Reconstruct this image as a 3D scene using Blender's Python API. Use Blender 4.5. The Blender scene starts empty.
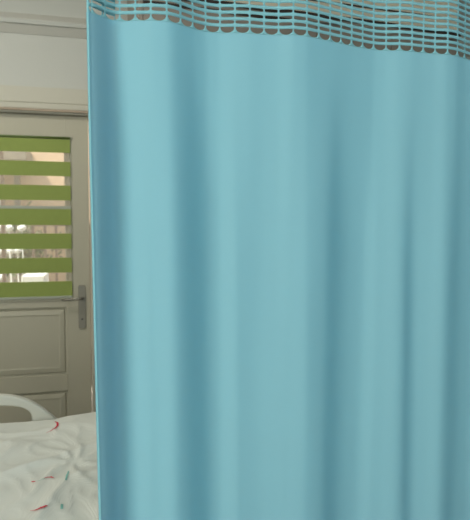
import bpy, bmesh, math, random
from mathutils import Vector, Matrix, noise
random.seed(4)
C = bpy.context.scene.collection
sc = bpy.context.scene

# ------------------------------------------------------------------ camera
FPX = 560.0
YAW = math.radians(13.9)
PITCH = math.atan(30/FPX)
CAM = Vector((0, 0, 1.5))
cd = bpy.data.cameras.new('camera')
cd.sensor_fit = 'HORIZONTAL'; cd.sensor_width = 36; cd.lens = FPX*36/470
cd.clip_start = .02
cd.dof.use_dof = True; cd.dof.focus_distance = 1.3; cd.dof.aperture_fstop = 8.5
cam = bpy.data.objects.new('camera', cd); C.objects.link(cam)
cam.location = CAM
cam.rotation_euler = (math.pi/2-PITCH, 0, -YAW)
sc.camera = cam

# ------------------------------------------------------------------ light
sc.view_settings.view_transform = 'Standard'
sc.view_settings.look = 'None'
sc.view_settings.gamma = 1
sc.view_settings.exposure = 0.0
w = bpy.data.worlds.new('world'); sc.world = w; w.use_nodes = True
bg = w.node_tree.nodes['Background']
bg.inputs[0].default_value = (.80, .88, 1, 1); bg.inputs[1].default_value = 2.4

def area(name, loc, rot, sx, sy, power, col):
    l = bpy.data.lights.new(name, 'AREA'); l.shape = 'RECTANGLE'; l.size = sx; l.size_y = sy
    l.energy = power; l.color = col
    o = bpy.data.objects.new(name, l); C.objects.link(o)
    o.location = loc; o.rotation_euler = rot
    return o
R = math.radians
# daylight from the window behind the photographer, to the left
area('window_daylight', (-2.2, -.55, 1.75), (R(90), 0, R(-78)), 1.5, 1.4, 84, (1, .97, .87))
area('front_window_daylight', (.6, -2.5, 1.7), (R(90), 0, R(0)), 1.6, 1.2, 39, (.74, .90, 1))  # added cool fill behind the camera, no window modelled there
# added soft fill lights under the ceiling, no fixtures modelled
area('ceiling_luminaire', (.8, -.6, 3.2), (0, 0, 0), 1.2, .6, 12, (.9, .96, 1))
area('ceiling_luminaire', (-.8, 2.35, 3.2), (0, 0, 0), 1.2, .5, 25, (1, .97, .89))
sl = bpy.data.lights.new('sun', 'SUN'); sl.energy = 11; sl.angle = R(3); sl.color = (1, .93, .82)
so = bpy.data.objects.new('sun', sl); C.objects.link(so); so.rotation_euler = (R(36), 0, R(-60))

# ------------------------------------------------------------------ helpers
def ray(px, py):
    x = (px-235)/FPX; y = (260-py)/FPX
    v = Vector((x, y, -1)); v.rotate(cam.rotation_euler)
    return v
def onY(px, py, Y):
    r = ray(px, py); return CAM + r*((Y-CAM.y)/r.y)

def mat(name, col, rough=.6, bump=0, bscale=60, var=0, vscale=6, metal=0, spec=.4, col2=None):
    m = bpy.data.materials.new(name); m.use_nodes = True
    nt = m.node_tree; b = nt.nodes['Principled BSDF']
    b.inputs['Base Color'].default_value = (*col, 1)
    b.inputs['Roughness'].default_value = rough
    b.inputs['Metallic'].default_value = metal
    b.inputs['Specular IOR Level'].default_value = spec
    tc = nt.nodes.new('ShaderNodeTexCoord')
    n = nt.nodes.new('ShaderNodeTexNoise'); n.inputs['Scale'].default_value = vscale; n.inputs['Detail'].default_value = 5
    nt.links.new(tc.outputs['Object'], n.inputs['Vector'])
    mx = nt.nodes.new('ShaderNodeMix'); mx.data_type = 'RGBA'
    c2 = col2 or tuple(c*(1-var) for c in col)
    mx.inputs[6].default_value = (*col, 1); mx.inputs[7].default_value = (*c2, 1)
    nt.links.new(n.outputs['Fac'], mx.inputs[0]); nt.links.new(mx.outputs[2], b.inputs['Base Color'])
    if bump:
        n2 = nt.nodes.new('ShaderNodeTexNoise'); n2.inputs['Scale'].default_value = bscale; n2.inputs['Detail'].default_value = 4
        nt.links.new(tc.outputs['Object'], n2.inputs['Vector'])
        bp = nt.nodes.new('ShaderNodeBump'); bp.inputs['Strength'].default_value = bump; bp.inputs['Distance'].default_value = .004
        nt.links.new(n2.outputs['Fac'], bp.inputs['Height']); nt.links.new(bp.outputs[0], b.inputs['Normal'])
    return m

def cloth_mat(name, col, col2, trans, weave=900, dist=.0006, tcol=None):
    m = bpy.data.materials.new(name); m.use_nodes = True
    nt = m.node_tree; nt.nodes.clear()
    N = nt.nodes.new; L = nt.links.new
    out = N('ShaderNodeOutputMaterial'); d = N('ShaderNodeBsdfPrincipled'); t = N('ShaderNodeBsdfTranslucent'); mix = N('ShaderNodeMixShader')
    d.inputs['Roughness'].default_value = .85; d.inputs['Specular IOR Level'].default_value = .15
    d.inputs['Sheen Weight'].default_value = .04; d.inputs['Sheen Roughness'].default_value = .5
    tc = N('ShaderNodeTexCoord')
    n = N('ShaderNodeTexNoise'); n.inputs['Scale'].default_value = 3; n.inputs['Detail'].default_value = 6
    L(tc.outputs['Object'], n.inputs['Vector'])
    cm = N('ShaderNodeMix'); cm.data_type = 'RGBA'
    cm.inputs[6].default_value = (*col, 1); cm.inputs[7].default_value = (*col2, 1)
    L(n.outputs['Fac'], cm.inputs[0]); L(cm.outputs[2], d.inputs['Base Color']); t.inputs['Color'].default_value = (*(tcol or col), 1)
    wv = N('ShaderNodeTexWave'); wv.bands_direction = 'Z'; wv.inputs['Scale'].default_value = weave/6; wv.inputs['Distortion'].default_value = 1.5; wv.inputs['Detail'].default_value = 2
    L(tc.outputs['Object'], wv.inputs['Vector'])
    wv2 = N('ShaderNodeTexNoise'); wv2.inputs['Scale'].default_value = 300
    L(tc.outputs['Object'], wv2.inputs['Vector'])
    ad = N('ShaderNodeMath'); ad.operation = 'ADD'; L(wv.outputs['Fac'], ad.inputs[0]); L(wv2.outputs['Fac'], ad.inputs[1])
    bp = N('ShaderNodeBump'); bp.inputs['Strength'].default_value = .35; bp.inputs['Distance'].default_value = dist
    L(ad.outputs[0], bp.inputs['Height']); L(bp.outputs[0], d.inputs['Normal'])
    mix.inputs[0].default_value = trans
    L(d.outputs[0], mix.inputs[1]); L(t.outputs[0], mix.inputs[2]); L(mix.outputs[0], out.inputs[0])
    return m

M = {}
M['wall'] = mat('wall_paint', (.50, .505, .46), .7, .15, 90, .04)
M['trim'] = mat('trim_paint', (.50, .48, .395), .5, .05, 40, .05)
M['trim_grey'] = mat('grey_trim_paint', (.44, .43, .38), .55, .05, 40, .05)
M['edge'] = mat('bare_tan_edge', (.44, .35, .26), .6, .1, 60, .2)
M['door'] = mat('door_paint', (.44, .415, .32), .45, .06, 50, .06)
M['ceil'] = mat('ceiling_paint', (.62, .6, .52), .8, .1, 80, .03)
M['floor'] = mat('floor_vinyl', (.33, .32, .28), .35, .05, 30, .25, 9)
M['green'] = mat('green_blind_fabric', (.27, .335, .085), .8, .3, 400, .12, 30)
M['green_dark'] = mat('dark_green_cassette', (.10, .15, .035), .5, .05, 50, .1)  # green darkened to paint the cassette's shadow line into the roller
M['rail'] = mat('grey_blind_rail', (.36, .38, .31), .4, .03, 50, .05)
M['steel'] = mat('brushed_steel', (.30, .285, .235), .42, .05, 200, .15, 20, .45)
M['dark'] = mat('keyhole_dark', (.02, .02, .02), .6, 0, 10, 0)
M['plastic'] = mat('bed_plastic', (.50, .50, .44), .35, .03, 40, .03)
M['bedmetal'] = mat('bed_frame_metal', (.45, .46, .45), .35, .03, 60, .1, 8, .4)
M['rubber'] = mat('caster_rubber', (.05, .05, .055), .7, .1, 60, .2)
M['mattress'] = mat('mattress_cover', (.16, .25, .38), .5, .1, 80, .1)
M['taupe'] = mat('taupe_wood_laminate', (.27, .24, .205), .5, .08, 60, .25, 5)
M['darktaupe'] = mat('dark_brown_moulding', (.035, .026, .022), .5, .05, 60, .2)  # near-black for painted wardrobe shadow lines and the thin seam
M['alu'] = mat('white_aluminium_track', (.7, .7, .68), .35, .02, 60, .05, 6, .3)
M['bulkhead'] = mat('bulkhead_paint', (.66, .60, .48), .7, .1, 60, .05)
M['red'] = mat('red_print', (.55, .03, .055), .8, 0, 10, .15, 60)
M['teal'] = mat('teal_print', (.22, .46, .41), .8, 0, 10, .15, 60)
M['linen'] = cloth_mat('white_bed_linen', (.62, .635, .585), (.585, .60, .55), .08, 900)
M['blue'] = cloth_mat('blue_curtain_cloth', (.31, .59, .665), (.295, .57, .65), .30, tcol=(.03, .42, .70))
M['mesh'] = cloth_mat('blue_mesh_net', (.27, .575, .64), (.255, .555, .62), .25)
M['stucco'] = mat('salmon_beige_stucco', (.72, .50, .34), .85, .3, 40, .12, 2)
M['stucco2'] = mat('grey_brown_stone', (.30, .25, .20), .85, .3, 40, .3, 4)
M['white'] = mat('white_outdoor_paint', (.85, .84, .80), .5, .05, 40, .05)
M['pave'] = mat('yard_paving', (.42, .38, .33), .8, .3, 20, .25, 3)
M['leaf'] = mat('shrub_leaves', (.10, .13, .05), .6, .2, 60, .4, 20)
M['brown'] = mat('dark_brown_post_paint', (.16, .10, .08), .5, .1, 60, .2)
g = bpy.data.materials.new('window_glass'); g.use_nodes = True
nt = g.node_tree; nt.nodes.clear()
o_ = nt.nodes.new('ShaderNodeOutputMaterial'); tr = nt.nodes.new('ShaderNodeBsdfTransparent'); gl = nt.nodes.new('ShaderNodeBsdfGlossy'); mx = nt.nodes.new('ShaderNodeMixShader')
gl.inputs['Roughness'].default_value = .02; tr.inputs[0].default_value = (.93, .96, .93, 1); mx.inputs[0].default_value = .05
nt.links.new(tr.outputs[0], mx.inputs[1]); nt.links.new(gl.outputs[0], mx.inputs[2]); nt.links.new(mx.outputs[0], o_.inputs[0])
M['glass'] = g
s = bpy.data.materials.new('sheer_blind_net'); s.use_nodes = True
nt = s.node_tree; nt.nodes.clear()
o_ = nt.nodes.new('ShaderNodeOutputMaterial'); tr = nt.nodes.new('ShaderNodeBsdfTransparent'); gl = nt.nodes.new('ShaderNodeBsdfDiffuse'); mx = nt.nodes.new('ShaderNodeMixShader')
gl.inputs[0].default_value = (.62, .56, .44, 1); mx.inputs[0].default_value = .25
nt.links.new(tr.outputs[0], mx.inputs[1]); nt.links.new(gl.outputs[0], mx.inputs[2]); nt.links.new(mx.outputs[0], o_.inputs[0])
M['sheer'] = s

def obj(name, bm, m, parent=None, smooth=False, bevel=0):
    me = bpy.data.meshes.new(name)
    bmesh.ops.recalc_face_normals(bm, faces=bm.faces)
    bm.to_mesh(me); bm.free()
    ms = m if isinstance(m, (list, tuple)) else [m]
    for q in ms: me.materials.append(M[q] if isinstance(q, str) else q)
    if smooth:
        for p in me.polygons: p.use_smooth = True
    o = bpy.data.objects.new(name, me); C.objects.link(o)
    if parent:
        o.parent = parent; o.matrix_parent_inverse = Matrix.Identity(4)
        # meshes are authored in world space: shift into the parent's frame
        inv = WORLD[parent.name].inverted() if parent.name in WORLD else Matrix.Identity(4)
        me.transform(inv)
        WORLD[o.name] = WORLD.get(parent.name, Matrix.Identity(4))
    else:
        WORLD[o.name] = Matrix.Identity(4)
    if bevel:
        b = o.modifiers.new('bevel', 'BEVEL'); b.width = bevel; b.segments = 2; b.limit_method = 'ANGLE'
    return o
WORLD = {}
def tag(o, label, cat, group=None, kind=None):
    o['label'] = label; o['category'] = cat
    if group: o['group'] = group
    if kind: o['kind'] = kind
    return o
def thing(name, label, cat, loc=(0, 0, 0), group=None):
    o = bpy.data.objects.new(name, None); C.objects.link(o); o.location = loc; o.empty_display_size = .1
    WORLD[o.name] = Matrix.Translation(Vector(loc))
    return tag(o, label, cat, group)
def struct(name, bm, m, parent=None, **k):
    o = obj(name, bm, m, parent, **k); o['kind'] = 'structure'
    return o
def box(bm, a, b, mi=0, rot=None, piv=None):
    x0, y0, z0 = [min(a[i], b[i]) for i in range(3)]; x1, y1, z1 = [max(a[i], b[i]) for i in range(3)]
    vs = [bm.verts.new(p) for p in [(x0,y0,z0),(x1,y0,z0),(x1,y1,z0),(x0,y1,z0),(x0,y0,z1),(x1,y0,z1),(x1,y1,z1),(x0,y1,z1)]]
    for f in [(0,3,2,1),(4,5,6,7),(0,1,5,4),(1,2,6,5),(2,3,7,6),(3,0,4,7)]:
        bm.faces.new([vs[i] for i in f]).material_index = mi
    if rot is not None:
        bmesh.ops.rotate(bm, verts=vs, cent=piv, matrix=Matrix.Rotation(rot, 3, 'Z'))
    return bm
def B(*a, **k): return box(bmesh.new(), *a, **k)
def tube(bm, pts, r, seg=12, caps=True):
    pts = [Vector(p) for p in pts]; rs = r if isinstance(r, (list, tuple)) else [r]*len(pts)
    rings = []
    for i, p in enumerate(pts):
        d = (pts[min(i+1, len(pts)-1)]-pts[max(i-1, 0)]).normalized()
        up = Vector((0, 0, 1)) if abs(d.z) < .9 else Vector((1, 0, 0))
        u = d.cross(up).normalized(); v = d.cross(u).normalized()
        rings.append([bm.verts.new(p+(u*math.cos(t)+v*math.sin(t))*rs[i]) for t in [2*math.pi*k/seg for k in range(seg)]])
    for a, b in zip(rings, rings[1:]):
        for k in range(seg): bm.faces.new([a[k], a[(k+1) % seg], b[(k+1) % seg], b[k]])
    if caps: bm.faces.new(rings[0]); bm.faces.new(rings[-1])
    return bm
def extrude_poly(bm, pts, d, mi=0):
    """closed outline (list of Vector) extruded by the vector d"""
    a = [bm.verts.new(p) for p in pts]; b = [bm.verts.new(Vector(p)+Vector(d)) for p in pts]
    n = len(a)
    bm.faces.new(a).material_index = mi; bm.faces.new(b).material_index = mi
    for i in range(n): bm.faces.new([a[i], a[(i+1) % n], b[(i+1) % n], b[i]]).material_index = mi
    return bm
def frame_xz(bm, out, inn, y0, y1):
    X0, Z0, X1, Z1 = out; x0, z0, x1, z1 = inn
    box(bm, (X0, y0, Z0), (x0, y1, Z1)); box(bm, (x1, y0, Z0), (X1, y1, Z1))
    box(bm, (x0, y0, Z0), (x1, y1, z0)); box(bm, (x0, y0, z1), (x1, y1, Z1))
    return bm

# ------------------------------------------------------------------ room shell
YW = 3.67; XL, XR, YF, ZC = -2.3, 3.4, -2.6, 3.3
dR = onY(92.2, 260, YW).x; dL = dR-.93; dT = onY(45, 111.5, YW).z
struct('floor', B((XL-.2, YF-.2, -.1), (XR+.2, YW, 0)), 'floor')
struct('ceiling', B((XL, YF, ZC), (XR, YW+.2, ZC+.1)), 'ceil')
bm = bmesh.new()
box(bm, (XL, YW, 0), (dL, YW+.2, ZC)); box(bm, (dR, YW, 0), (XR, YW+.2, ZC)); box(bm, (dL, YW, dT), (dR, YW+.2, ZC))
struct('wall_back', bm, 'wall')
struct('wall_left', B((XL-.2, YF-.2, 0), (XL, YW+.2, ZC)), 'wall')
struct('wall_right', B((XR, YF-.2, 0), (XR+.2, YW+.2, ZC)), 'wall')
struct('wall_front', B((XL, YF-.2, 0), (XR, YF, ZC)), 'wall')
# skirting
bm = bmesh.new()
prof = [(0, 0), (-.015, 0), (-.015, .07), (-.008, .085), (0, .085)]
for x0, x1 in ((XL, dL-.10), (dR+.10, XR)):
    extrude_poly(bm, [Vector((x0, YW+p[0], p[1])) for p in prof], (x1-x0, 0, 0))
struct('baseboard_back', bm, 'trim')

# moulding high on the wall above the door: two grey coves with a light bead between
def zpx(py, Y=YW): return onY(40, py, Y).z
z = [zpx(v) for v in (15.0, 21.3, 21.9, 26.5, 35.2)]
bm = bmesh.new()
extrude_poly(bm, [Vector((XL, YW, z[0])), Vector((XL, YW-.004, z[0])), Vector((XL, YW-.018, z[1])), Vector((XL, YW, z[1]))], (XR-XL, 0, 0), 0)
extrude_poly(bm, [Vector((XL, YW, z[1])), Vector((XL, YW-.02, z[1])), Vector((XL, YW-.02, z[2])), Vector((XL, YW, z[2]))], (XR-XL, 0, 0), 1)
extrude_poly(bm, [Vector((XL, YW, z[2])), Vector((XL, YW-.036, z[2])), Vector((XL, YW-.04, z[2]-.008)), Vector((XL, YW-.034, z[3])), Vector((XL, YW, z[3]))], (XR-XL, 0, 0), 2)
extrude_poly(bm, [Vector((XL, YW, z[3])), Vector((XL, YW-.024, z[3])), Vector((XL, YW-.004, z[4])), Vector((XL, YW, z[4]))], (XR-XL, 0, 0), 0)
struct('trim_1', bm, ['trim_grey', 'dark', 'wall'])

# door casing
zt = [zpx(v) for v in (87.5, 103, 104.2, 109.2, 111.5)]
cw = .10
bm = bmesh.new()
box(bm, (dL-cw, YW, zt[1]), (dR+cw, YW-.012, zt[0]))
box(bm, (dL-cw, YW, zt[3]), (dR+cw, YW-.022, zt[2]))
box(bm, (dL-cw, YW, zt[2]), (dR+cw, YW-.008, zt[1]))
box(bm, (dL-cw, YW, zt[4]), (dR+cw, YW-.019, zt[3]), 1)
for x0, x1 in ((dL-cw, dL-.003), (dR+.003, dR+cw)):
    box(bm, (x0, YW, 0), (x1, YW-.018, zt[4]))
# reveal lining inside the opening
box(bm, (dL-.002, YW, 0), (dL+.012, YW+.19, dT)); box(bm, (dR-.012, YW+.0, 0), (dR+.002, YW+.19, dT)); box(bm, (dL, YW, dT-.012), (dR, YW+.19, dT+.001))
struct('trim_2', bm, ['trim', 'edge'], bevel=.0015)

# ------------------------------------------------------------------ door leaf
YD = YW+.028; x0, x1 = dL+.015, dR-.015; zt_ = dT-.016; DT = .045
gx1 = onY(66.5, 220, YD).x; gx0 = x0+(x1-gx1); gz0 = onY(40, 297, YD).z; gz1 = onY(40, 138, YD).z
P1t, P1b = onY(40, 308, YD).z, onY(40, 376, YD).z
P2t, P2b = onY(40, 392.5, YD).z, .16
px1 = onY(67.5, 350, YD).x; px0 = x0+(x1-px1)
bm = bmesh.new()
box(bm, (x0, YD, .008), (px0, YD+DT, P1t)); box(bm, (px1, YD, .008), (x1, YD+DT, P1t))
box(bm, (x0, YD, P1t), (gx0, YD+DT, zt_)); box(bm, (gx1, YD, P1t), (x1, YD+DT, zt_))
box(bm, (gx0, YD, P1t), (gx1, YD+DT, gz0)); box(bm, (gx0, YD, gz1), (gx1, YD+DT, zt_))
box(bm, (px0, YD, P2t), (px1, YD+DT, P1b)); box(bm, (px0, YD, .008), (px1, YD+DT, P2b))
door = struct('door_1', bm, 'door', bevel=.002)
for (a, b) in ((P1b, P1t), (P2b, P2t)):
    bm = bmesh.new()
    rings = []
    for ins, dy in ((0, .014), (.012, .017), (.018, .006), (.024, .005), (.045, .0015), (.055, 0.0045)):
        rings.append([bm.verts.new((X, YD+dy, Z)) for X, Z in ((px0+ins, a+ins), (px1-ins, a+ins), (px1-ins, b-ins), (px0+ins, b-ins))])
    for r0, r1 in zip(rings, rings[1:]):
        for k in range(4): bm.faces.new([r0[k], r0[(k+1) % 4], r1[(k+1) % 4], r1[k]])
    bm.faces.new(rings[-1])
    bk = [bm.verts.new((X, YD+.035, Z)) for X, Z in ((px0, a), (px1, a), (px1, b), (px0, b))]
    for k in range(4): bm.faces.new([rings[0][k], rings[0][(k+1) % 4], bk[(k+1) % 4], bk[k]])
    bm.faces.new(bk)
    struct('door_panel', bm, 'door', door)
bm = frame_xz(bmesh.new(), (gx0, gz0, gx1, gz1), (gx0+.014, gz0+.014, gx1-.010, gz1-.014), YD+.006, YD+.018)
struct('glazing_bead', bm, 'trim', door, bevel=.003)
struct('window_pane', B((gx0+.002, YD+.019, gz0+.002), (gx1-.002, YD+.023, gz1-.002)), 'glass', door)
# small sill ledge under the glazing
zs = onY(40, 299.5, YD).z
struct('ledge', B((gx0-.02, YD-.004, zs-.014), (gx1+.015, YD+.001, zs+.004)), 'door', door, bevel=.002)

# handle
hp = onY(82, 298, YD-.006)
t = bmesh.new()
def rrect(cx, cz, hw, hh, r, Y, n=6):
    pts = []
    for ox, oz, a0 in ((1, 1, 0), (-1, 1, 90), (-1, -1, 180), (1, -1, 270)):
        for k in range(n+1):
            a = R(a0+90*k/n); pts.append(Vector((cx+ox*(hw-r)+r*math.cos(a), Y, cz+oz*(hh-r)+r*math.sin(a))))
    return pts
ztop, zbot = onY(82, 285, YD).z, onY(82, 328.5, YD).z
hw = abs(onY(86, 300, YD).x-onY(78.3, 300, YD).x)/2
handle = struct('handle_plate', extrude_poly(t, rrect(hp.x, (ztop+zbot)/2, hw, (ztop-zbot)/2, .012, YD-.008), (0, .0075, 0)), 'steel', door, bevel=.002)
bm = bmesh.new()
tube(bm, [(hp.x, YD-.008, hp.z), (hp.x, YD-.045, hp.z)], [.011, .009], 14)
tube(bm, [(hp.x+.004, YD-.047, hp.z+.001), (hp.x-.02, YD-.05, hp.z+.001), (hp.x-.06, YD-.05, hp.z-.002), (hp.x-.10, YD-.047, hp.z-.004), (hp.x-.122, YD-.044, hp.z-.003)], [.0095, .009, .0075, .0075, .006], 12)
struct('door_handle', bm, 'steel', handle, smooth=True)
kz = onY(82, 319, YD).z
bm = bmesh.new(); tube(bm, [(hp.x, YD-.0095, kz), (hp.x, YD-.007, kz)], .0052, 14)
struct('keyhole', bm, 'dark', handle)

# ------------------------------------------------------------------ zebra blind
YB = YD-.014
bx0, bx1 = gx0-.02, onY(71.2, 220, YB).x
bx_s = bx1-.004
def zb(py): return onY(35, py, YB).z
blind = thing('roller_blind', 'green and sheer striped roller blind covering the door glass', 'blind', ((bx0+bx1)/2, YB, zb(298.5)))
gb = [(138.5, 152), (161, 175.6), (185, 200), (208.6, 225), (233.6, 249), (258, 273), (281.8, 296.8)]
bm = bmesh.new()
for i, (a, b) in enumerate(gb): box(bm, (bx0, YB, zb(b)), (bx1, YB+.0012, zb(a)))
obj('green_bands', bm, 'green', blind)
bm = bmesh.new()
for (a, b), (c, d) in zip(gb, gb[1:]): box(bm, (bx0, YB+.0003, zb(c)), (bx_s, YB+.0008, zb(b)))
obj('sheer_bands', bm, 'sheer', blind)
bm = bmesh.new(); zz = zb(137)
tube(bm, [(bx0-.003, YB+.001, zz), (bx1+.002, YB+.001, zz)], .0075, 12)
o = obj('roller_tube', bm, 'green_dark', blind, smooth=True); o['label'] = 'dark green roller'
bm = bmesh.new(); tube(bm, [(bx1+.002, YB+.002, zz+.002), (bx1+.009, YB+.002, zz+.002)], .0095, 14)
obj('end_cap', bm, 'rail', blind)
obj('bottom_rail', B((bx0, YB-.003, zb(299)), (bx1, YB+.004, zb(296.6))), 'rail', blind, bevel=.0015)
obj('stiffening_strip', B((bx0, YB-.0012, zb(208.8)), (bx1, YB+.001, zb(206))), 'rail', blind)

# ------------------------------------------------------------------ outside the glass
YO = 7.2
bm = bmesh.new(); box(bm, (-5, YO, -.3), (3, YO+.3, 5))
tag(obj('neighbour_wall', bm, 'stucco'), 'salmon beige rendered wall seen through the door blind', 'wall')
struct('ground', B((-6, YW+.2, -.3), (5, YO, -.02)), 'pave')
# low stone part of the yard on the left
a = onY(-60, 240, YO-.5); b = onY(40, 205, YO-.5)
def X_(px, Y): return onY(px, 230, Y).x
def Z_(px, py, Y): return onY(px, py, Y).z
bm = bmesh.new(); box(bm, (X_(-70, 6.6), 6.6, -.02), (X_(30, 6.6), 6.8, Z_(20, 228, 6.6)))
tag(obj('garden_wall', bm, 'stucco2', bevel=.01), 'low grey brown garden wall outside the door glass', 'wall')
bm = bmesh.new(); box(bm, (X_(2, 5.3), 5.24, -.02), (X_(5.5, 5.3), 5.3, 3.6))
tag(obj('yard_post', bm, 'brown', bevel=.004), 'thin dark upright post at left behind the blind', 'post')
def outdoor_window(x0, x1, z0, z1, Y, label):
    w_ = thing('outside_window', label, 'window', ((x0+x1)/2, Y, z0))
    obj('window_frame', frame_xz(bmesh.new(), (x0, z0, x1, z1), (x0+.06, z0+.06, x1-.06, z1-.06), Y-.04, Y), 'white', w_)
    obj('pane', B((x0+.06, Y-.02, z0+.06), (x1-.06, Y-.01, z1-.06)), 'white', w_)
outdoor_window(X_(-60, YO), X_(2.6, YO), 1.3, Z_(10, 163, YO-.3)-.02, YO, 'white shuttered window at the far left behind the blind')
bm = bmesh.new(); box(bm, (X_(16.5, YO), YO-.12, -.02), (X_(21.5, YO), YO, Z_(10, 163, YO-.3)-.01))
tag(obj('drain_pilaster', bm, 'stucco2'), 'grey brown upright pilaster on the salmon wall outside', 'pilaster')
bm = bmesh.new(); box(bm, (X_(-80, YO-.3), YO-.6, Z_(10, 163, YO-.3)), (X_(31, YO-.3), YO-.002, Z_(10, 150, YO-.3)))
tag(obj('stone_canopy', bm, 'stucco2', bevel=.01), 'grey brown ledge above the outside window, in the top sheer band', 'ledge')
# railing with thin posts
rl = thing('yard_railing', 'thin dark railing with uprights outside the door glass', 'railing', (X_(50, 5.6), 5.6, -.02))
for p in (33, 45, 56, 76, 90):
    obj('railing_post', B((X_(p, 5.6)-.012, 5.59, -.02), (X_(p, 5.6)+.012, 5.615, Z_(p, 225, 5.6))), 'brown', rl)
obj('top_rail', B((X_(30, 5.6), 5.585, Z_(45, 226, 5.6)), (X_(90, 5.6), 5.62, Z_(45, 223.5, 5.6))), 'brown', rl)
# shrub in front of low wall
bm = bmesh.new()
c0 = Vector((X_(27, 6.2), 6.2, Z_(30, 250, 6.2)))
for i in range(420):
    v = Vector((random.gauss(0, .13), max(-.12, min(.12, random.gauss(0, .05))), random.gauss(0, .2))); 
    p = c0+v; d = Vector([random.uniform(-1, 1) for _ in range(3)]).normalized()*.045; e = d.cross(Vector([random.uniform(-1, 1) for _ in range(3)])).normalized()*.018
    vs = [bm.verts.new(p-d), bm.verts.new(p+e), bm.verts.new(p+d), bm.verts.new(p-e)]; bm.faces.new(vs)
sh = thing('shrub', 'small dark leafy shrub by the low wall outside', 'shrub', (c0.x, 6.2, -.02))
obj('foliage', bm, 'leaf', sh)
bm = bmesh.new()
for k in range(5): tube(bm, [(c0.x, 6.2, -.02), (c0.x+(k-2)*.04, 6.2+(k % 2)*.04, c0.z-.2), (c0.x+(k-2)*.10, 6.2, c0.z+.15)], [.014, .01, .005], 6)
obj('stem', bm, 'brown', sh)
# white bench added to stand for a bright sun patch
by = 5.15
bz = Z_(33, 274, by); bxa, bxb = X_(23, by), X_(46, by)
bn = thing('garden_bench', 'bright white garden bench in the lowest sheer band', 'bench', ((bxa+bxb)/2, by, -.02))
obj('seat', B((bxa, by-.2, bz-.10), (bxb, by+.2, bz)), 'white', bn, bevel=.01)
for sx in (bxa+.02, bxb-.06):
    for sy in (by-.18, by+.14): obj('leg', B((sx, sy, -.02), (sx+.04, sy+.04, bz-.10)), 'white', bn)
fl = []  # white blobs on stems, added to stand for scattered sun patches
for i, (p, q) in enumerate(((1.5, 227.5), (9, 228), (2, 251), (10, 251), (17, 250.5), (22, 228), (1.5, 277))):
    Y = 5.43+i*.085; X, Z = X_(p, Y), Z_(p, q, Y)
    bm = bmesh.new(); bmesh.ops.create_icosphere(bm, subdivisions=2, radius=1)
    rr = random.uniform(.028, .038)
    for v in bm.verts:
        v.co = Vector((X, Y, Z))+Vector((v.co.x*rr*1.35, v.co.y*rr, v.co.z*rr*(1+.25*noise.noise(v.co*2))))
    tube(bm, [(X, Y, -.02), (X+.01, Y, Z*.5), (X, Y, Z)], .004, 5)
    places = ['white bloom on tall stem at left in the fourth sheer band', 'second white bloom from left in the fourth sheer band', 'white bloom at far left in the fifth sheer band', 'middle white bloom in the fifth sheer band', 'rightmost white bloom in the fifth sheer band', 'third white bloom from left in the fourth sheer band', 'white bloom at the far left in the lowest sheer band']
    tag(obj('flower_bloom', bm, 'white', smooth=True), places[i], 'flower', 'white blooms in the yard')

# ------------------------------------------------------------------ tall cupboard behind the mesh
ang = R(4.0)
ci = onY(143, 8, 3.02); cx0, cy0 = ci.x, 3.02
W = 2.3
def cup(bm_list):
    pass
def rot(bm):
    bmesh.ops.rotate(bm, verts=bm.verts, cent=(cx0, cy0, 0), matrix=Matrix.Rotation(ang, 3, 'Z')); return bm
def onCup(px, py):
    r = ray(px, py); n = Vector((-math.sin(ang), math.cos(ang), 0)); P = Vector((cx0, cy0, 0))
    return CAM+r*((P-CAM).dot(n)/r.dot(n))
zc1 = onCup(330, 17.5).z; zc2 = onCup(249, 15.2).z
zth = onCup(434, 15).z
W = 2.0
cb = thing('wardrobe', 'tall taupe wooden wardrobe behind the net top of the blue curtain', 'wardrobe', (cx0, cy0, 0))
depth = .48
obj('carcass', rot(B((cx0, cy0+.02, .08), (cx0+W, cy0+depth, zc1-.02))), 'taupe', cb)
obj('plinth', rot(B((cx0+.01, cy0+.04, 0), (cx0+W-.01, cy0+depth, .08))), 'taupe', cb)
obj('left_side_panel', rot(B((cx0-.02, cy0, 0), (cx0, cy0+depth, zc1+.25))), 'taupe', cb, bevel=.002)
obj('crown_moulding', rot(B((cx0, cy0-.012, zc1-.012), (cx0+W, cy0+.05, zc1+.012))), 'darktaupe', cb, bevel=.003)  # dark box paints the shadow line along the wardrobe top
obj('filler_panel', rot(B((cx0, cy0, zc2+.012), (cx0+W, cy0+.019, zc1-.012))), 'taupe', cb)
obj('door_gap', rot(B((cx0, cy0+.002, zc2-.008), (cx0+W*.42, cy0+.019, zc2+.012))), 'darktaupe', cb)
nd = 4
for i in range(nd):
    xa, xb = cx0+W*i/nd+.002, cx0+W*(i+1)/nd-.002
    d_ = obj('cupboard_door', rot(B((xa, cy0, .1), (xb, cy0+.019, zc2-.008))), 'taupe', cb, bevel=.0015)
    hx = xb-.04 if i % 2 == 0 else xa+.04
    obj('pull_handle', rot(tube(bmesh.new(), [(hx, cy0+.002, 1.0), (hx, cy0-.03, 1.01), (hx, cy0-.03, 1.14), (hx, cy0+.002, 1.15)], .006, 8)), 'steel', d_)
# light coloured bulkhead over the wardrobe, with a thin cornice line
bm = rot(B((cx0+.0, cy0+.03, zc1+.012), (cx0+W, cy0+depth, ZC-.02)))
bulk = struct('trim_3', bm, 'bulkhead')
bm = rot(B((cx0, cy0+.018, zth-.003), (cx0+W, cy0+.03, zth+.003)))
struct('trim_4', bm, 'darktaupe')

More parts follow.
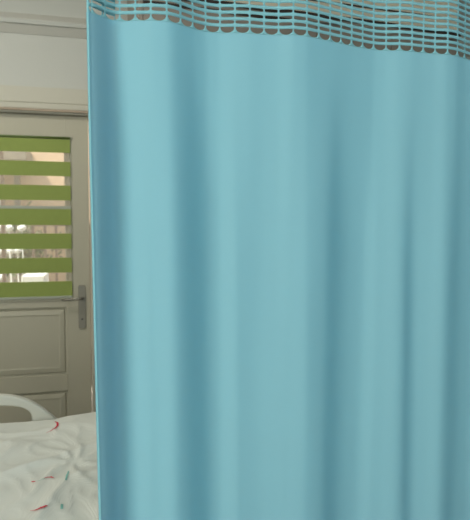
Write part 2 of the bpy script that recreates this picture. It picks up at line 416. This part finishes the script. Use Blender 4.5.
# ------------------------------------------------------------------ hospital bed
BY0, BY1 = 1.20, 2.02; BX0, BX1 = -1.15, .90
ZM = .66
bed = thing('hospital_bed', 'white plastic hospital bed with raised side rail behind the blue curtain', 'bed', (0, (BY0+BY1)/2, 0))
obj('mattress', B((BX0+.03, BY0+.02, ZM-.14), (BX1-.03, BY1-.03, ZM)), 'mattress', bed, bevel=.03)
bm = bmesh.new()
box(bm, (BX0, BY0+.03, ZM-.22), (BX1, BY0+.08, ZM-.15)); box(bm, (BX0, BY1-.08, ZM-.22), (BX1, BY1-.03, ZM-.15))
for k in range(9):
    X = BX0+.02+k*(BX1-BX0-.08)/8; box(bm, (X, BY0+.08, ZM-.20), (X+.05, BY1-.08, ZM-.15))
obj('bed_frame', bm, 'bedmetal', bed, bevel=.004)
for sx in (BX0+.22, BX1-.22):
    for sy in (BY0+.12, BY1-.12):
        leg = obj('leg', tube(bmesh.new(), [(sx, sy, .12), (sx, sy, ZM-.20)], .022, 12), 'bedmetal', bed, smooth=True)
        bm = bmesh.new(); tube(bm, [(sx, sy-.016, .06), (sx, sy+.016, .06)], .06, 20)
        obj('caster_wheel', bm, 'rubber', leg)
        bm = bmesh.new(); box(bm, (sx-.012, sy-.026, .05), (sx+.012, sy-.018, .13)); box(bm, (sx-.012, sy+.018, .05), (sx+.012, sy+.026, .13)); box(bm, (sx-.012, sy-.026, .115), (sx+.012, sy+.026, .13))
        obj('caster_fork', bm, 'bedmetal', leg)
for sx, nm in ((BX0-.03, 'headboard'), (BX1, 'footboard')):
    bm = bmesh.new(); ztp = 1.0 if nm == 'headboard' else .70
    pts = [Vector((sx, BY0, .40)), Vector((sx, BY1, .40)), Vector((sx, BY1, ztp-.1)), Vector((sx, BY1-.04, ztp-.03)), Vector((sx, BY1-.14, ztp)), Vector((sx, BY0+.14, ztp)), Vector((sx, BY0+.04, ztp-.03)), Vector((sx, BY0, ztp-.1))]
    obj(nm, extrude_poly(bm, pts, (.03, 0, 0)), 'plastic', bed, bevel=.008)
# side rail on the far side
YR = BY1+.02
def S(px, py): q = onY(px, py, YR); return (q.x, q.z)
outer = [S(*p) for p in [(-60, 470), (-64, 440), (-60, 412), (-48, 400), (-30, 395.5), (-10, 394), (4, 394.2), (14, 395.2), (24, 397.8), (33, 401.5), (42, 406.8), (50, 413), (58, 420), (66, 427), (74, 436), (78, 452), (76, 470)]]
inner = [S(*p) for p in [(-40, 424), (-41, 416), (-34, 408), (-22, 405), (0, 404.8), (12, 405), (21, 406.3), (27, 408.6), (31, 412.2), (32.2, 416.5), (32, 424)]]
def smooth_poly(pts, n=1):
    for _ in range(n):
        q = []
        for i in range(len(pts)):
            a, b = pts[i], pts[(i+1) % len(pts)]
            q += [(a[0]*.75+b[0]*.25, a[1]*.75+b[1]*.25), (a[0]*.25+b[0]*.75, a[1]*.25+b[1]*.75)]
        pts = q
    return pts
outer = smooth_poly(outer, 2); inner = smooth_poly(inner, 1)
bm = bmesh.new()
def loop(pts, Y):
    vs = [bm.verts.new((p[0], Y, p[1])) for p in pts]
    return [bm.edges.new((vs[i], vs[(i+1) % len(vs)])) for i in range(len(vs))]
es = loop(outer, YR)+loop(inner, YR)
bmesh.ops.triangle_fill(bm, edges=es, use_beauty=True)
rail = obj('side_rail', bm, 'plastic', bed)
sm = rail.modifiers.new('s', 'SOLIDIFY'); sm.thickness = .03; sm.offset = 0
bv = rail.modifiers.new('b', 'BEVEL'); bv.width = .007; bv.segments = 3; bv.limit_method = 'ANGLE'; bv.angle_limit = R(50)
xa = (outer[0][0])+.05
for X in (xa, xa+.30):
    obj('rail_arm', B((X, YR-.012, ZM-.20), (X+.035, YR+.012, onY(0, 470, YR).z+.03)), 'bedmetal', rail)
    obj('rail_bracket', B((X-.01, BY1-.04, ZM-.21), (X+.045, YR+.012, ZM-.17)), 'bedmetal', rail)

# bed linen as a rumpled height field
Z0 = onY(30, 421, BY1-.02).z; Z1 = onY(90, 413, BY1-.02).z; Xa = onY(56, 421, BY1-.02).x; Xb = onY(90, 413, BY1-.02).x
def sst(a, b, x):
    t = max(0, min(1, (x-a)/(b-a))); return t*t*(3-2*t)
_r = ray(74, 464); FC = CAM+_r*((Z0+.01-1.5)/_r.z)
def H(x, y):
    u = (y-BY0)/(BY1-BY0)
    base = Z0-.006+.022*math.sin(math.pi*min(1, max(0, u)))
    k = min(1.5, max(0, (x-Xa)/(Xb-Xa)))**.6
    edge = (Z1-Z0)*k*sst(.35, 1, u)
    p = Vector((x, y, 0))
    wq = Vector((noise.noise(p*4), noise.noise(p*4+Vector((9, 3, 1))), 0))*.10
    q = p+wq
    ridged = (1-abs(noise.noise(Vector((q.x*2.6+q.y*1.5, q.y*5.5-q.x*2.0, 2)))))**3
    r2 = (1-abs(noise.noise(Vector((q.x*13-q.y*4, q.y*10+q.x*5, 5)))))**5
    dx, dy = x-FC.x, (y-FC.y)
    rr = math.hypot(dx, dy); a = math.atan2(dy, dx)
    star = (1-abs(math.sin(a*3.5+1.0+2.5*noise.noise(Vector((x*5, y*5, 0))))))**2*math.exp(-rr/.16)*min(1, rr/.03)
    ef = .25+.75*sst(0, .22, 1-u)
    amp = .3+.9*sst(-.55, -.1, x)
    return base+edge+ef*(.012*ridged*(.5+.5*amp)+.003*r2*amp+.011*star + .010*noise.noise(p*3))
def cut(v): return v
nx, ny = 260, 120
bm = bmesh.new(); grid = []
for j in range(ny+1):
    v = -.22+1.44*j/ny   # beyond 0..1 hangs down
    row = []
    for i in range(nx+1):
        x = BX0+.34+(BX1-.02-BX0-.34)*i/nx
        if v < 0: y = BY0-.035*sst(0, .12, -v)-.004*math.sin(x*30)*sst(0, .2, -v)-.0; zz = H(x, BY0)-(-v)*1.25+.012*(1-math.exp(v*40))
        elif v > 1: y = BY1-.006+.006*sst(0, .1, v-1); zz = H(x, BY1-.006)-(v-1)*.45
        else: y = BY0+(BY1-.006-BY0)*v; zz = H(x, y)
        row.append(bm.verts.new((x, y, zz)))
    grid.append(row)
for j in range(ny):
    for i in range(nx): bm.faces.new([grid[j][i], grid[j][i+1], grid[j+1][i+1], grid[j+1][i]])
def hit(px, py):
    r = ray(px, py); t = 1.15/r.y
    while t < 3:
        p = CAM+r*t
        if BY0 < p.y < BY1 and p.z < H(p.x, p.y): return p
        t += .0015
    return CAM+r*(1.9/r.y)
def stroke(pts, ws, mi):
    P = [hit(*p) for p in pts]
    # resample
    Q, Wd = [], []
    for i in range(len(P)-1):
        for k in range(6): t = k/6; Q.append(P[i].lerp(P[i+1], t)); Wd.append(ws[i]*(1-t)+ws[i+1]*t)
    Q.append(P[-1]); Wd.append(ws[-1])
    L = []
    for i, q in enumerate(Q):
        d = Q[min(i+1, len(Q)-1)]-Q[max(0, i-1)]; d.z = 0; n = Vector((-d.y, d.x, 0)).normalized()*Wd[i]*.30
        a, b = q+n, q-n
        L.append((bm.verts.new((a.x, a.y, H(a.x, a.y)+.0022)), bm.verts.new((q.x, q.y, H(q.x, q.y)+.0026)), bm.verts.new((b.x, b.y, H(b.x, b.y)+.0022))))
    for (a, m1, b), (c, m2, d) in zip(L, L[1:]):
        bm.faces.new([a, m1, m2, c]).material_index = mi; bm.faces.new([m1, b, d, m2]).material_index = mi
stroke([(46, 433.5), (51, 431.5), (55, 429), (57.5, 426), (57.5, 423.2), (55, 422.2)], [.001, .005, .009, .011, .010, .004], 1)
stroke([(44, 479), (48, 478), (51, 477.8), (54.5, 478.8)], [.002, .006, .007, .004], 1)
stroke([(31.5, 482.3), (33.5, 482.6), (35.5, 482.3)], [.004, .007, .003], 1)
stroke([(30, 511.5), (35, 511), (39, 509.5), (43, 508), (47.5, 506.5)], [.001, .006, .012, .012, .004], 1)
stroke([(66, 481), (67, 476), (68.5, 472)], [.008, .009, .007], 2)
stroke([(61.8, 510), (62, 505)], [.010, .010], 2)
stroke([(38, 482), (42, 480), (45, 479.4)], [.003, .004, .002], 2)
bl = obj('blanket', bm, ['linen', 'red', 'teal'], smooth=True)
tag(bl, 'rumpled white blanket with red swooshes and teal dashes on the bed', 'blanket')
# pillow at the head end, outside the frame on the left
bm = bmesh.new(); bmesh.ops.create_uvsphere(bm, u_segments=40, v_segments=20, radius=1)
for v in bm.verts:
    c = v.co; sx = math.copysign(abs(c.x)**.55, c.x); sy = math.copysign(abs(c.y)**.55, c.y)
    edge = 1-max(abs(sx), abs(sy))**4*.75
    v.co = Vector((-.98+sx*.13, (BY0+BY1)/2+sy*.29, ZM+.062+c.z*.055*edge*(1+.15*noise.noise(c*3))))
tag(obj('pillow', bm, 'linen', smooth=True), 'white pillow against the headboard at the left end of the bed', 'pillow')

# ------------------------------------------------------------------ the blue curtain
HEM = [(88, 9.5), (95, 11.5), (108, 16.5), (116, 18.4), (123, 18.5), (137, 18.3), (152, 18), (168, 19), (175, 20.5), (182, 22.8), (194, 26.6), (205.6, 29.4), (219, 30.8), (234, 30.7), (249, 31), (264, 32.3), (278.5, 33), (292.5, 32.6), (306.6, 34), (316, 36), (330, 39), (341, 41.4), (351.5, 43.8), (363, 46), (374, 48), (385.5, 48.7), (398.5, 48.6), (411, 49.4), (422, 50.8), (434.6, 52), (447, 52.3), (457, 54), (465, 57), (478, 60), (495, 61), (515, 62), (530, 66), (545, 69), (575, 70), (600, 71), (620, 76), (660, 78)]
ZH = 1.88
def hem_y(x):
    s_ = 0; w_ = 0
    for k in range(-6, 7):
        xx = x+k*1.0; wt = math.exp(-(k/3.2)**2)
        xx = max(88, min(660, xx))
        for (a, ya), (b, yb) in zip(HEM, HEM[1:]):
            if a <= xx <= b: yv = ya+(yb-ya)*(xx-a)/(b-a); break
        s_ += wt*yv; w_ += wt
    return s_/w_
fw = Vector((math.sin(YAW), math.cos(YAW), 0)); rt = Vector((math.cos(YAW), -math.sin(YAW), 0))
plan = []  # (x px, Vector xy)
x = 88.0
while x <= 660:
    r = ray(x, hem_y(x)); t = (ZH-CAM.z)/r.z
    p = CAM+r*t; plan.append((x, Vector((p.x, p.y, 0)))); x += 1.0
cum = [0]
for (a, p), (b, q) in zip(plan, plan[1:]): cum.append(cum[-1]+(q-p).length)
TOT = cum[-1]
def at(s):
    s = max(0, min(TOT-1e-6, s)); lo, hi = 0, len(cum)-1
    while hi-lo > 1:
        m_ = (lo+hi)//2
        if cum[m_] <= s: lo = m_
        else: hi = m_
    f = (s-cum[lo])/(cum[hi]-cum[lo])
    return plan[lo][0]+f, plan[lo][1].lerp(plan[hi][1], f)
# folds that only develop lower down: (px, width px, depth amplitude m, start z, end z)
EX = [(104, 5, .011, 1.95, 1.6), (409, 7, .015, 1.85, 1.3), (242, 9, .006, 1.85, 1.4), (190, 8, .019, 1.87, 1.5), (338, 8, .021, 1.87, 1.4), (318, 8, .004, 1.7, 1.1), (458, 8, .012, 1.8, 1.3), (283, 10, .003, 1.6, 1.0), (150, 14, .003, 1.8, 1.2), (375, 6, -.006, 1.8, 1.1)]
def surf(s, z):
    px, p = at(s)
    off = 0
    for c, wd, am, z0, z1 in EX:
        c2 = c + (ZH-z)*6*math.sin(c)
        k = sst(z0, z1, z) if z0 < z1 else 1-sst(z1, z0, z)
        t = (px-c2)/wd
        off += am*k*(math.tanh(t)-max(-1, min(1, (px-c2)/42)))
    low = max(0, ZH-z)
    off += .004*noise.noise(Vector((s*5, z*.8, 3)))*min(1, low*2)+.0012*noise.noise(Vector((s*22, z*2.2, 7)))*min(1, low*3)
    q = p+fw*off+rt*(.013*low*math.exp(-s/.10))
    return Vector((q.x, q.y, z))
cur = thing('privacy_curtain', 'light blue hospital privacy curtain with net top hanging in front of the bed', 'curtain', (plan[280][1].x, plan[280][1].y, .25))
ns = int(TOT/.006); nz = 150; ZB = .22
def panel(name, fn, s0, s1, n, zlo, zhi, m, th=.0008):
    bm = bmesh.new(); g_ = []
    for j in range(m+1):
        zv = zlo+(zhi-zlo)*j/m
        g_.append([bm.verts.new(fn(s0+(s1-s0)*i/n, zv)) for i in range(n+1)])
    for j in range(m):
        for i in range(n): bm.faces.new([g_[j][i], g_[j][i+1], g_[j+1][i+1], g_[j+1][i]])
    return bm
obj('fabric_panel', panel('f', surf, 0, TOT, ns, ZB, ZH-.004, nz), 'blue', cur, smooth=True)
# folded-back edge: a hem tape on the leading edge and a second layer turned behind
def back(s, z):
    # s from 0 (leading edge) to .06, runs back behind the front layer
    a = min(1, s/.012)
    return surf(s*.9, z)+fw*(.005*math.sin(a*math.pi/2)+.008*sst(0, .05, s)+.001*math.sin(z*5))-rt*.003*math.exp(-s/.003)
obj('turned_back_edge', panel('b', back, 0, .055, 14, ZB, ZH-.004, 80), 'blue', cur, smooth=True)
def lead(s, z):
    p0 = surf(0, z); a = s/.010*math.pi
    return p0+rt*(-.0035*math.sin(a)+.0012)+fw*(-.0015*math.cos(a))
o = obj('edge_hem', panel('h', lead, 0, .010, 8, ZB, 2.16, 90), 'mesh', cur, smooth=True); o['label'] = 'pale stitched leading edge hem'
# bottom hem band
def bh(s, z): return surf(s, z)-fw*.0016
obj('bottom_hem', panel('bh', bh, 0, TOT, ns//2, ZB-.004, ZB+.05, 4), 'blue', cur, smooth=True)

# net top
PIT = .0284; 
def net(fn, s0, s1, m, name):
    bm = bmesh.new()
    nc = int(round((s1-s0)/PIT)); pit = (s1-s0)/nc
    rows = [(ZH-.0046, .0150, True)]; zz = ZH-.0046+.0150
    while zz < 2.13: rows.append((zz, .0122, False)); zz += .0122
    NP = 24
    for (zl, h, dsh) in rows:
        for c in range(nc):
            sc_ = s0+(c+.5)*pit; zc = zl+h/2
            O, I = [], []
            jx = random.uniform(-.0006, .0006)
            for k in range(NP):
                a = 2*math.pi*(k+.0)/NP; cs, sn = math.cos(a), math.sin(a); mxv = max(abs(cs), abs(sn))
                O.append(bm.verts.new(fn(sc_+cs/mxv*pit/2, zc+sn/mxv*h/2)))
                ex = .45
                ix = math.copysign(abs(cs)**ex, cs)*pit*.45; iz = math.copysign(abs(sn)**ex, sn)
                if dsh:
                    if sn < -1e-6: ix = cs*pit*.45; iz = sn
                    else: iz = math.copysign(min(1, abs(sn)*3), sn) if sn > 1e-6 else 0; ix = math.copysign(abs(cs)**.3, cs)*pit*.45
                    zi = zc+.0020+iz*(.0088 if iz < 0 else .0024)
                else: zi = zc+iz*h*.27
                I.append(bm.verts.new(fn(sc_+ix+jx, zi)))
            for k in range(NP): bm.faces.new([O[k], O[(k+1) % NP], I[(k+1) % NP], I[k]])
    bmesh.ops.remove_doubles(bm, verts=bm.verts, dist=.00005)
    o = obj(name, bm, 'mesh', cur, smooth=True)
    sd = o.modifiers.new('s', 'SOLIDIFY'); sd.thickness = .0009; sd.offset = 0
    return zz
off0 = .006
ztop = net(surf, off0, off0+PIT*int((TOT-off0)/PIT), 0, 'net_panel')
net(back, .001, .001+.0284*2, 0, 'turned_back_net')
obj('heading_tape', panel('t', surf, 0, TOT, ns//2, ztop-.001, ztop+.06, 3), 'blue', cur, smooth=True)
# rail straight above, hooks and ceiling rods
pa, pb = plan[0][1], plan[-1][1]
dirv = (pb-pa).normalized()
pa2, pb2 = pa-dirv*.9, pb+dirv*.3
rlz = ztop+.12
tr_ = thing('curtain_track', 'white ceiling hung curtain track above the blue curtain', 'curtain track', tuple((pa2+pb2)/2+Vector((0, 0, rlz))))
bm = bmesh.new(); nrm = Vector((-dirv.y, dirv.x, 0))
prof = [(-.012, 0), (-.004, 0), (-.004, .003), (-.009, .003), (-.009, .017), (.009, .017), (.009, .003), (.004, .003), (.004, 0), (.012, 0), (.012, .02), (-.012, .02)]
extrude_poly(bm, [pa2+nrm*a+Vector((0, 0, rlz+b)) for a, b in prof], pb2-pa2)
obj('track', bm, 'alu', tr_)
for f in (.04, .5, .96):
    c = pa2.lerp(pb2, f)
    obj('hanger_rod', tube(bmesh.new(), [c+Vector((0, 0, rlz+.019)), c+Vector((0, 0, ZC))], .008, 10), 'alu', tr_, smooth=True)
sv = .03
while sv < TOT:
    q = surf(sv, ztop+.05); f = (q-pa2); f.z = 0; u = f.dot(dirv); c = pa2+dirv*u
    obj('hook', tube(bmesh.new(), [q, q+Vector((0, 0, .02)), c+Vector((0, 0, rlz-.0025))], .0016, 6), 'alu', cur)
    sv += .12
